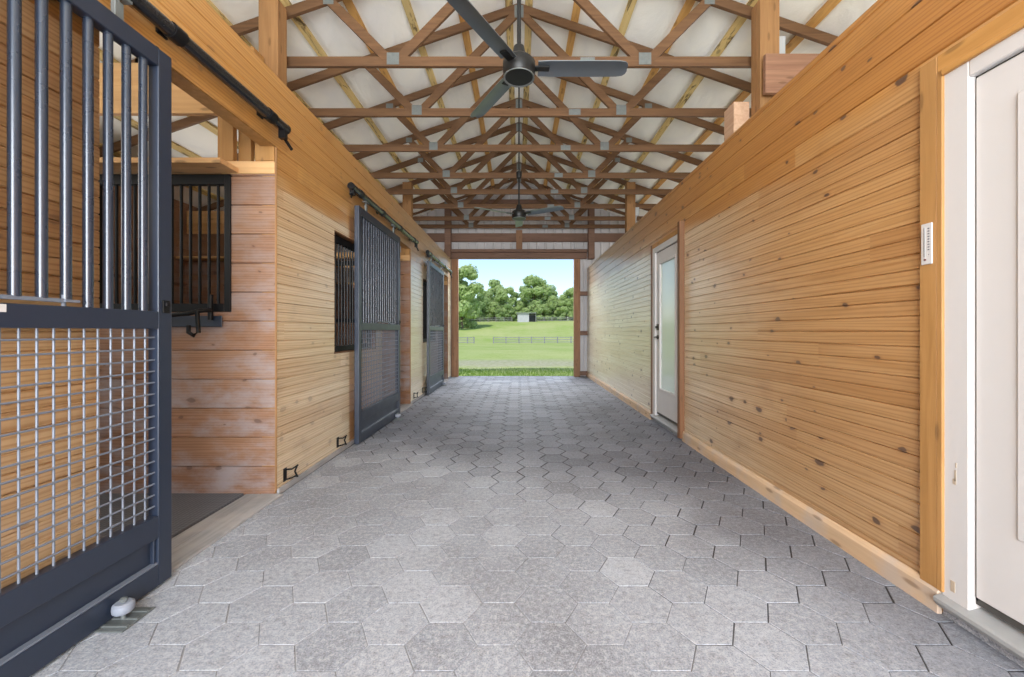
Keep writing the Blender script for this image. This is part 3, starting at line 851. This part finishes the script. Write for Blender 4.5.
# junction boxes with conduit
for (x, y, z, lb) in ((2.43, 3.86, 3.85, 'grey junction box on the near right post'), (2.43, 8.50, 3.66, 'grey junction box on the far right post')):
    r = thing('junction_box', lb, 'junction box', (x, y, z), 'grey electrical boxes on the right posts')
    m = MB(); m.box(-.03, .04, -.045, .045, -.075, .085); m.build('box', M['pvc'], r, bevel=.006)
    m = MB(); m.box(-.036, .046, -.052, -.045, -.08, .09); m.build('cover', M['pvc'], r, bevel=.003)
    m = MB(); m.tube([(-.005,0,-.075), (-.005,0,-.11)], .018, 10); m.tube([(-.005,0,-.11), (-.005,0,-.7)], .011, 10); m.build('conduit', M['pvc'], r, smooth=True)

# ------------------------------------------------------------------ ceiling fans
def make_fan(label, y, a0):
    r = thing('ceiling_fan', label, 'ceiling fan', (0, y, 2.93), 'black three-blade ceiling fans')
    m = MB(); m.lathe((0,0,0), [(.055,-.062),(.095,-.060),(.104,-.045),(.108,.0),(.106,.035),(.085,.058),(.05,.068)], 28); m.build('motor_housing', M['fan'], r, smooth=True)
    m = MB(); m.lathe((0,0,0), [(.098,-.058),(.103,-.061),(.103,-.066),(.098,-.066),(.088,-.058)], 28); m.build('trim_ring', M['galv'], r, smooth=True)
    m = MB(); m.lathe((0,0,.066), [(.05,0),(.044,.03),(.034,.075),(.018,.085)], 20); m.build('hub_cap', M['fan'], r, smooth=True)
    m = MB(); m.tube([(0,0,.13), (0,0,.56)], .0135, 12); m.build('downrod', M['fan'], r, smooth=True)
    m = MB(); m.lathe((0,0,.53), [(.018,0),(.034,.012),(.042,.05),(.042,.10),(.03,.105)], 20); m.build('canopy', M['fan'], r, smooth=True)
    m = MB(); m.tube([(0,0,.63), (0,0,2.16)], .010, 10); m.build('hanging_conduit', M['fan'], r, smooth=True)
    for k in range(3):
        a = a0 + k*2*PI/3
        rot = Matrix.Rotation(a, 4, 'Z')
        b = MB(); pts = []
        n = 10; tl = R(13)
        prof_u = [.125, .20, .35, .50, .65, .69, .706, .713]
        prof_w = [.058, .062, .062, .062, .061, .054, .040, .018]
        top, bot = [], []
        vs = []
        for u, w in zip(prof_u, prof_w):
            for v, zc in ((-1,0), (-.5,.006), (0,.008), (.5,.006), (1,0)):
                p = Vector((u, v*w*math.cos(tl), -v*w*math.sin(tl) + zc)); vs.append(p)
        nr = len(prof_u)
        full = [rot @ p for p in vs] + [rot @ (p - Vector((0,0,.005))) for p in vs]
        N = nr*5; fs = []
        for i in range(nr-1):
            for j in range(4):
                q = (i*5+j, i*5+j+5, i*5+j+6, i*5+j+1)
                fs.append(q); fs.append(tuple(x+N for x in q[::-1]))
            fs.append((i*5, i*5+N, i*5+5+N, i*5+5)); fs.append((i*5+4, i*5+9, i*5+9+N, i*5+4+N))
        fs.append((0,1,2,3,4,4+N,3+N,2+N,1+N,N)); e = (nr-1)*5; fs.append((e+4,e+3,e+2,e+1,e,e+N,e+1+N,e+2+N,e+3+N,e+4+N))
        b.add(full, fs); bl = b.build('blade', M['blade'], r, smooth=True)
        h = MB(); h.bar(rot @ Vector((.085,0,.0)), rot @ Vector((.20,0,-.002)), .05, .012); h.build('blade_iron', M['fan'], bl, bevel=.003)
    return r
make_fan('near black ceiling fan with three flat blades high in the centre', 2.70, 0)
make_fan('far ceiling fan further down the aisle with pale lit blades', 6.09, R(90))

# ------------------------------------------------------------------ end wall with the open exit
OX0, OX1, OZ = -1.594, 1.442, 3.096
m = MB(); m.closed = False
yw = YE+.12
def ribs(x0, x1, z0, zt):
    """vertical ribbed sheet between x0 and x1, top follows the roof"""
    x = x0; pitch = .229
    pr = []
    while x < x1 - 1e-6:
        for dx_, dd in ((0, 0), (.02, -.018), (.045, -.018), (.065, 0), (pitch, 0)):
            if x + dx_ <= x1 + 1e-9 and not (dx_ == pitch): pr.append((x+dx_, dd))
        x += pitch
    pr.append((x1, 0))
    for (xa, da), (xb, db) in zip(pr, pr[1:]):
        ta = zt if zt else roof_z(xa)+.02; tb = zt if zt else roof_z(xb)+.02
        m.quad((xa, yw+da, z0), (xb, yw+db, z0), (xb, yw+db, tb), (xa, yw+da, ta))
ribs(-XO, OX0-.02, 0, None); ribs(OX1+.02, XO, 0, None); ribs(OX0-.02, OX1+.02, OZ+.05, None)
struct(m.build('wall_end', M['siding']), 'pale ribbed metal end wall around the exit')
def endpiece(name, mat, dims, label, cat, grp=None):
    m = MB(); m.box(*dims); return tag(m.build(name, mat, bevel=.004), label, cat, grp)
G = 'level girts on the end wall'
endpiece('exit_header', M['end_x'], (-1.95, 1.78, YE-.03, YE+.10, OZ, OZ+.155), 'reddish timber header across the top of the open exit', 'header beam')
endpiece('header_ledge', M['end_x'], (-1.95, 1.78, YE-.09, YE+.10, OZ+.158, OZ+.235), 'dark ledge board lying on the exit header', 'ledge board')
endpiece('wall_girt', M['end_x'], (-5.3, 5.3, YE+.02, YE+.10, 3.55, 3.77), 'wide reddish girt across the end wall above the exit', 'girt', G)
endpiece('wall_girt', M['end_x'], (-5.3, 5.3, YE+.02, YE+.10, 4.55, 4.66), 'high girt across the end wall under the roof peak', 'girt', G)
endpiece('king_stud', M['end_z'], (-.075, .085, YE-.03, YE+.06, OZ+.236, 3.84), 'short upright stud over the middle of the exit', 'stud')
E = 'tall square posts at the end wall'
endpiece('end_post', M['end_x'], (-1.93, -1.77, YE-.14, YE+.018, OZ+.0, 4.40), 'tall dark post at the left of the end wall', 'post', E)
endpiece('end_post', M['end_x'], (1.80, 1.96, YE-.14, YE+.018, OZ-.02, 4.40), 'tall dark post at the right of the end wall', 'post', E)
J = 'reddish door posts of the exit'
endpiece('exit_post', M['end_z'], (OX0-.18, OX0, YE-.02, YE+.098, 0, OZ-.002), 'reddish upright post on the left side of the exit', 'door post', J)
endpiece('exit_post', M['end_z'], (OX1, OX1+.16, YE-.02, YE+.098, 0, OZ-.002), 'reddish upright post on the right side of the exit', 'door post', J)
for z, lb in ((2.13, 'upper'), (1.09, 'middle'), (.03, 'bottom')):
    endpiece('wall_girt', M['end_x'], (OX1+.162, 1.95, YE+.01, YE+.098, z, z+.11), '%s short girt between the right exit post and the right wall' % lb, 'girt', G)

# ------------------------------------------------------------------ thermometer on the casing
r = thing('thermometer', 'white strip thermometer on the pine casing beside the white door', 'thermometer', (XR-.021, D1[1]+.050, 1.49))
m = MB(); m.box(-.006, 0, -.024, .024, 0, .178); m.build('plate', M['white'], r, bevel=.002)
m = MB(); m.tube([(-.008, .004, .03), (-.008, .004, .16)], .0016, 6); m.build('tube', M['alu'], r)
m = MB(); m.tube([(-.0062, .004, .020), (-.010, .004, .020)], .004, 10); m.build('bulb', M['red'], r)
m = MB()
for q in range(9): m.box(-.0066, -.006, -.014, -.006, .060+q*.0115, .0645+q*.0115)
m.box(-.0066, -.006, -.012, -.009, .040, .043)
for q in range(30): m.box(-.0066, -.006, .008, .012, .035+q*.0042, .0362+q*.0042)
m.build('scale_marks', M['ink'], r)

# ------------------------------------------------------------------ outside: meadow, lane, fences, shed, trees
PROF = [(-60,-.12),(10.9,-.09),(12,-.05),(17,-.06),(30,-.25),(45,-.62),(65,-1.08),(80,-1.24),(95,-.9),(110,.15),(130,2.45),(148,4.55),(165,5.3),(230,7.5),(420,14)]
def gz(y):
    for (a, za), (b, zb) in zip(PROF, PROF[1:]):
        if a <= y <= b:
            u = (y-a)/(b-a); return za + (zb-za)*u
    return PROF[-1][1]
def gxy(x, y): return gz(y) + (.010*x*max(0, min(1, (y-60)/60)) if y > 60 else 0)
vs, fs = [], []
ys = [-60, -20, 10.9, 11.4] + [12+i*1.0 for i in range(18)] + [30+i*3 for i in range(30)] + [120+i*5 for i in range(12)] + [190, 230, 320, 420]
xs = [-260,-160,-100,-70,-45,-30,-20,-13,-9,-6,-4,-2,0,2,4,6,9,13,20,30,45,70,100,160,260]
for y in ys:
    for x in xs: vs.append((x, y, gxy(x, y) + .04*mnoise.noise(Vector((x*.4, y*.4, 0)))*(1 if y > 14 else .3)))
for i in range(len(ys)-1):
    for j in range(len(xs)-1):
        a = i*len(xs)+j; fs.append((a, a+1, a+len(xs)+1, a+len(xs)))
me = bpy.data.meshes.new('lawn'); me.from_pydata(vs, [], fs); me.materials.append(M['lawn'])
me.polygons.foreach_set('use_smooth', [True]*len(fs))
o = bpy.data.objects.new('lawn', me); COL.objects.link(o); struct(o, 'sloping green meadow with a worn lane outside the exit')
# grass blades near the exit
m = MB(); m.closed = False
r3 = random.Random(8)
for k in range(9000):
    y = 10.98 + r3.random()**1.5*2.6; x = r3.uniform(-3.2, 3.2)
    if r3.random() < max(0, (y-12.4)/1.6): continue
    z = gz(y)-.01; h = r3.uniform(.04,.11); a = r3.uniform(0, PI); w = .006
    dx_, dy_ = math.cos(a)*w, math.sin(a)*w; lx, ly = r3.uniform(-.04,.04), r3.uniform(-.04,.04)
    m.add([(x-dx_, y-dy_, z), (x+dx_, y+dy_, z), (x+lx, y+ly, z+h)], [(0,1,2)])
tag(m.build('grass', M['grass']), 'short grass growing along the paving edge outside', 'grass', kind='stuff')

def px(x, y, Y): return ((x-519)/410*Y, Y, H + (331-y)/410*Y)
def fence(label, pxs, Y, slope=0, hgt=1.25, nr=3):
    p0 = px(pxs[0], 0, Y)[0]
    r = thing('pasture_fence', label, 'fence', (p0, Y, 0), 'rail fences in the meadow')
    X = [px(p, 0, Y)[0]-p0 for p in pxs]
    for x in X:
        m = MB(); z = gxy(x+p0, Y); m.box(x-.11, x+.11, -.08, .08, z-.3, z+hgt+.1); m.build('fence_post', M['fence'], r)
    for k in range(nr):
        m = MB()
        for a, b in zip(X, X[1:]):
            za, zb = gxy(a+p0, Y), gxy(b+p0, Y); zz = .28 + k*(hgt-.35)/(nr-1)
            m.bar((a, -.1, za+zz), (b, -.1, zb+zz), .05, .15)
        m.build('rail', M['fence'], r)
    return r
fence('three-rail grey fence across the middle of the meadow', [493.5, 506, 519, 531.5, 544.5, 557.5, 571, 584], 80)
fence('short three-rail grey fence at the left of the meadow', [447, 457, 467.5, 474], 80)
fence('far pale fence in front of the tree line left of the shed', list(range(440, 518, 8)), 151, hgt=1.5)
fence('far pale fence in front of the tree line right of the shed', list(range(536, 610, 8)), 151, hgt=1.5)

# run-in shed
Y = 147; sx0, sx1, sx2 = px(517.5,0,Y)[0], px(529,0,Y)[0], px(536,0,Y)[0]; zb = gxy(1, Y)
r = thing('field_shed', 'small pale grey shed in front of the trees on the hill', 'shed', (sx0, Y, zb))
w1 = sx1-sx0; w2 = sx2-sx0; hh = 3.1
m = MB(); m.box(0, w1, 0, .1, -.4, hh); m.box(0, .1, .1, 3.5, -.4, hh*.85); m.box(0, w2, 3.4, 3.5, -.4, hh*.85); m.box(w2-.1, w2, 0, 3.4, -.4, hh*.9)
m.build('walls', M['barnboard'], r)
m = MB(); m.box(w1+.02, w2-.12, 1.2, 1.3, -.4, hh*.8); m.build('bay_shade_sheet', M['shade'], r)  # dark sheet standing for the shade inside the open bay
m = MB(); m.bar((-.3+w2/2+.15, -.4, hh+.12), (-.3+w2/2+.15, 3.9, hh*.85+.1), w2+.6, .12); m.build('roof', M['tin'], r)

# trees: leafy crown of many small leaf sprays on branching trunk
def make_tree(name, seed, mat, height, rad, squat):
    rr = random.Random(seed)
    root = thing(name, 'tree', 'tree', (0,0,0), 'trees along the top of the meadow')
    t = MB(); t.tube([(0,0,-1), (.1,.05,height*.25), (-.1,.1,height*.55), (.05,0,height*.85)], .38, 8, r_end=.08)
    blobs = []
    for k in range(40):
        zz = height*(squat + (1-squat)*rr.random())
        u = (zz/height-squat)/(1-squat)
        rmax = rad*(.55 + .75*math.sin(PI*min(1, .12+.85*u)))*.72
        a = rr.uniform(0, 2*PI); q = rmax*math.sqrt(rr.random())
        c = Vector((math.cos(a)*q, math.sin(a)*q, min(zz, height*.93))); br = rad*rr.uniform(.20,.44)
        blobs.append((c, br))
        if k < 7: t.tube([(0,0,height*(.15+.03*k)), tuple(c*.6 + Vector((0,0,height*.1))), tuple(c)], .14, 5, r_end=.03)
    blobs.append((Vector((0,0,height*.9)), rad*.3))
    t.build('trunk', M['bark'], root, smooth=True)
    f = MB(); f.closed = False
    for c, br in blobs:
        for q in range(210):
            d = Vector((rr.gauss(0,1), rr.gauss(0,1), rr.gauss(0,1))).normalized()
            p = c + Vector((d.x, d.y, d.z*.8))*br*(.75+.35*rr.random())
            n = (d + Vector((rr.uniform(-.6,.6), rr.uniform(-.6,.6), rr.uniform(-.2,.9)))).normalized()
            s = n.cross(Vector((rr.random(), rr.random(), rr.random()))).normalized(); u = n.cross(s)
            L = rr.uniform(.24,.58)
            f.add([p - s*L, p + u*L*.6 - n*.06, p + s*L, p - u*L*.6 - n*.06], [(0,1,2,3)])
    f.build('foliage', mat, root)
    return root
TA = make_tree('leafy_tree', 3, M['leaf_a'], 17, 5.8, .05)
TB = make_tree('leafy_tree', 7, M['leaf_b'], 17, 6.2, .05)
TC = make_tree('leafy_tree', 12, M['leaf_a'], 17, 5.0, .06)
spots = [  # px x, px top y, distance, proto, width scale, label
    (462, 266, 128, TA, 1.05, 'tall light green tree nearest to the left exit post'),
    (475, 287, 158, TB, .95, 'darker tree just right of the tall left tree'),
    (486, 290, 166, TA, .85, 'bushy tree in the left half of the tree line'),
    (495, 279, 172, TC, .85, 'slim tree with pointed top in the left half of the tree line'),
    (506, 287, 160, TA, .95, 'rounded light green tree left of the shed'),
    (518, 292, 165, TB, .95, 'tree directly behind the left end of the shed'),
    (535, 276, 162, TA, 1.15, 'tallest broad tree standing behind the shed'),
    (527, 286, 170, TC, .95, 'slim tree left of the tallest broad tree'),
    (545, 284, 168, TB, 1.0, 'darker tree right of the tallest broad tree'),
    (553, 295, 160, TA, .85, 'low light green tree right of the middle of the exit'),
    (562, 295, 164, TC, .95, 'low slim tree near the right side of the tree line'),
    (571, 288, 158, TA, .95, 'light green tree beside the right exit post'),
    (583, 288, 160, TB, 1.1, 'tree half hidden by the right exit post'),
    (450, 276, 140, TB, 1.1, 'tree hidden behind the left exit post'),
]
used = set()
for (x, yt, Y, T, ws, lb) in spots:
    o = T if id(T) not in used else copy_tree(T); used.add(id(T))
    X = (x-519)/410*Y; zb = gxy(X, Y); ztop = H + (331-yt)/410*Y
    s = (ztop-zb)/17.0
    o.location = (X, Y, zb-.2); o.scale = (s*ws, s*ws, s*1.0); o.rotation_euler = (0, 0, rnd.uniform(0, 6.28)); o['label'] = lb
# understory shrubs closing the foot of the tree line
for i, x in enumerate(range(446, 604, 12)):
    o = copy_tree(TB if i % 2 else TA); Y = 157 + (i*7 % 5)
    X = (x-519)/410*Y; o.location = (X, Y, gxy(X, Y)-1.2); s = .42 + .06*((i*5) % 3); o.scale = (s*1.25, s*1.1, s*.95); o.rotation_euler = (0,0,i*1.3)
    o.name = 'understory_bush'
    o['label'] = 'low leafy bush at the foot of the distant tree line'; o['category'] = 'bush'; o['group'] = 'bushes at the foot of the tree line'

# ------------------------------------------------------------------ daylight and added fill lamps
w = bpy.data.worlds.new('sky'); scene.world = w; w.use_nodes = True
nt = w.node_tree; bg = nt.nodes['Background']
sky = nt.nodes.new('ShaderNodeTexSky'); sky.sky_type = 'NISHITA'; sky.sun_disc = False; sky.sun_elevation = R(62); sky.sun_rotation = R(200)
sky.air_density = 1.0; sky.dust_density = .6; sky.ozone_density = 1.2
nt.links.new(sky.outputs[0], bg.inputs['Color']); bg.inputs['Strength'].default_value = .215
def light(name, typ, energy, loc, rot=(0,0,0), color=(1,1,1), **kw):
    l = bpy.data.lights.new(name, typ); l.energy = energy; l.color = color
    for k, v in kw.items(): setattr(l, k, v)
    o = bpy.data.objects.new(name, l); COL.objects.link(o); o.location = loc; o.rotation_euler = rot
    return o
light('sun', 'SUN', 3.2, (0,0,30), (R(31), 0, R(-20)), (1,.96,.88), angle=R(.6))
# added fill lamp in the open rear end of the aisle, behind the viewer
light('rear_fill', 'AREA', 640, (0, YB+.1, 2.0), (R(90), 0, 0), (.93,.97,1), shape='RECTANGLE', size=3.4, size_y=3.2)
# added fill lamp beyond the exit, above the view, brightening the far aisle
light('exit_fill', 'AREA', 1150, (0, 13.4, 4.75), (R(-94), 0, 0), (.95,.98,1), shape='RECTANGLE', size=7, size_y=1.9)
# added fill lamps hidden behind both side walls, shining up at the white lining
for s in (-1, 1):
    light('loft_fill', 'AREA', 78 if s < 0 else 125, (s*4.3, 4.2, 2.62), (0, R(s*-62+180), 0), (1,.97,.92), shape='RECTANGLE', size=1.2, size_y=13)
light('stall_fill', 'AREA', 14, (-XO+.15, 2.0, 2.2), (0, R(-80), 0), (1,.98,.95), shape='RECTANGLE', size=1.0, size_y=2.5)  # added fill lamp inside the near left stall

vs_ = scene.view_settings
vs_.view_transform = 'Standard'; vs_.look = 'None'; vs_.exposure = .12; vs_.gamma = 1; vs_.use_curve_mapping = False
scene.cycles.use_denoising = True
scene.cycles.max_bounces = 8; scene.cycles.diffuse_bounces = 5
scene.cycles.sample_clamp_indirect = 6
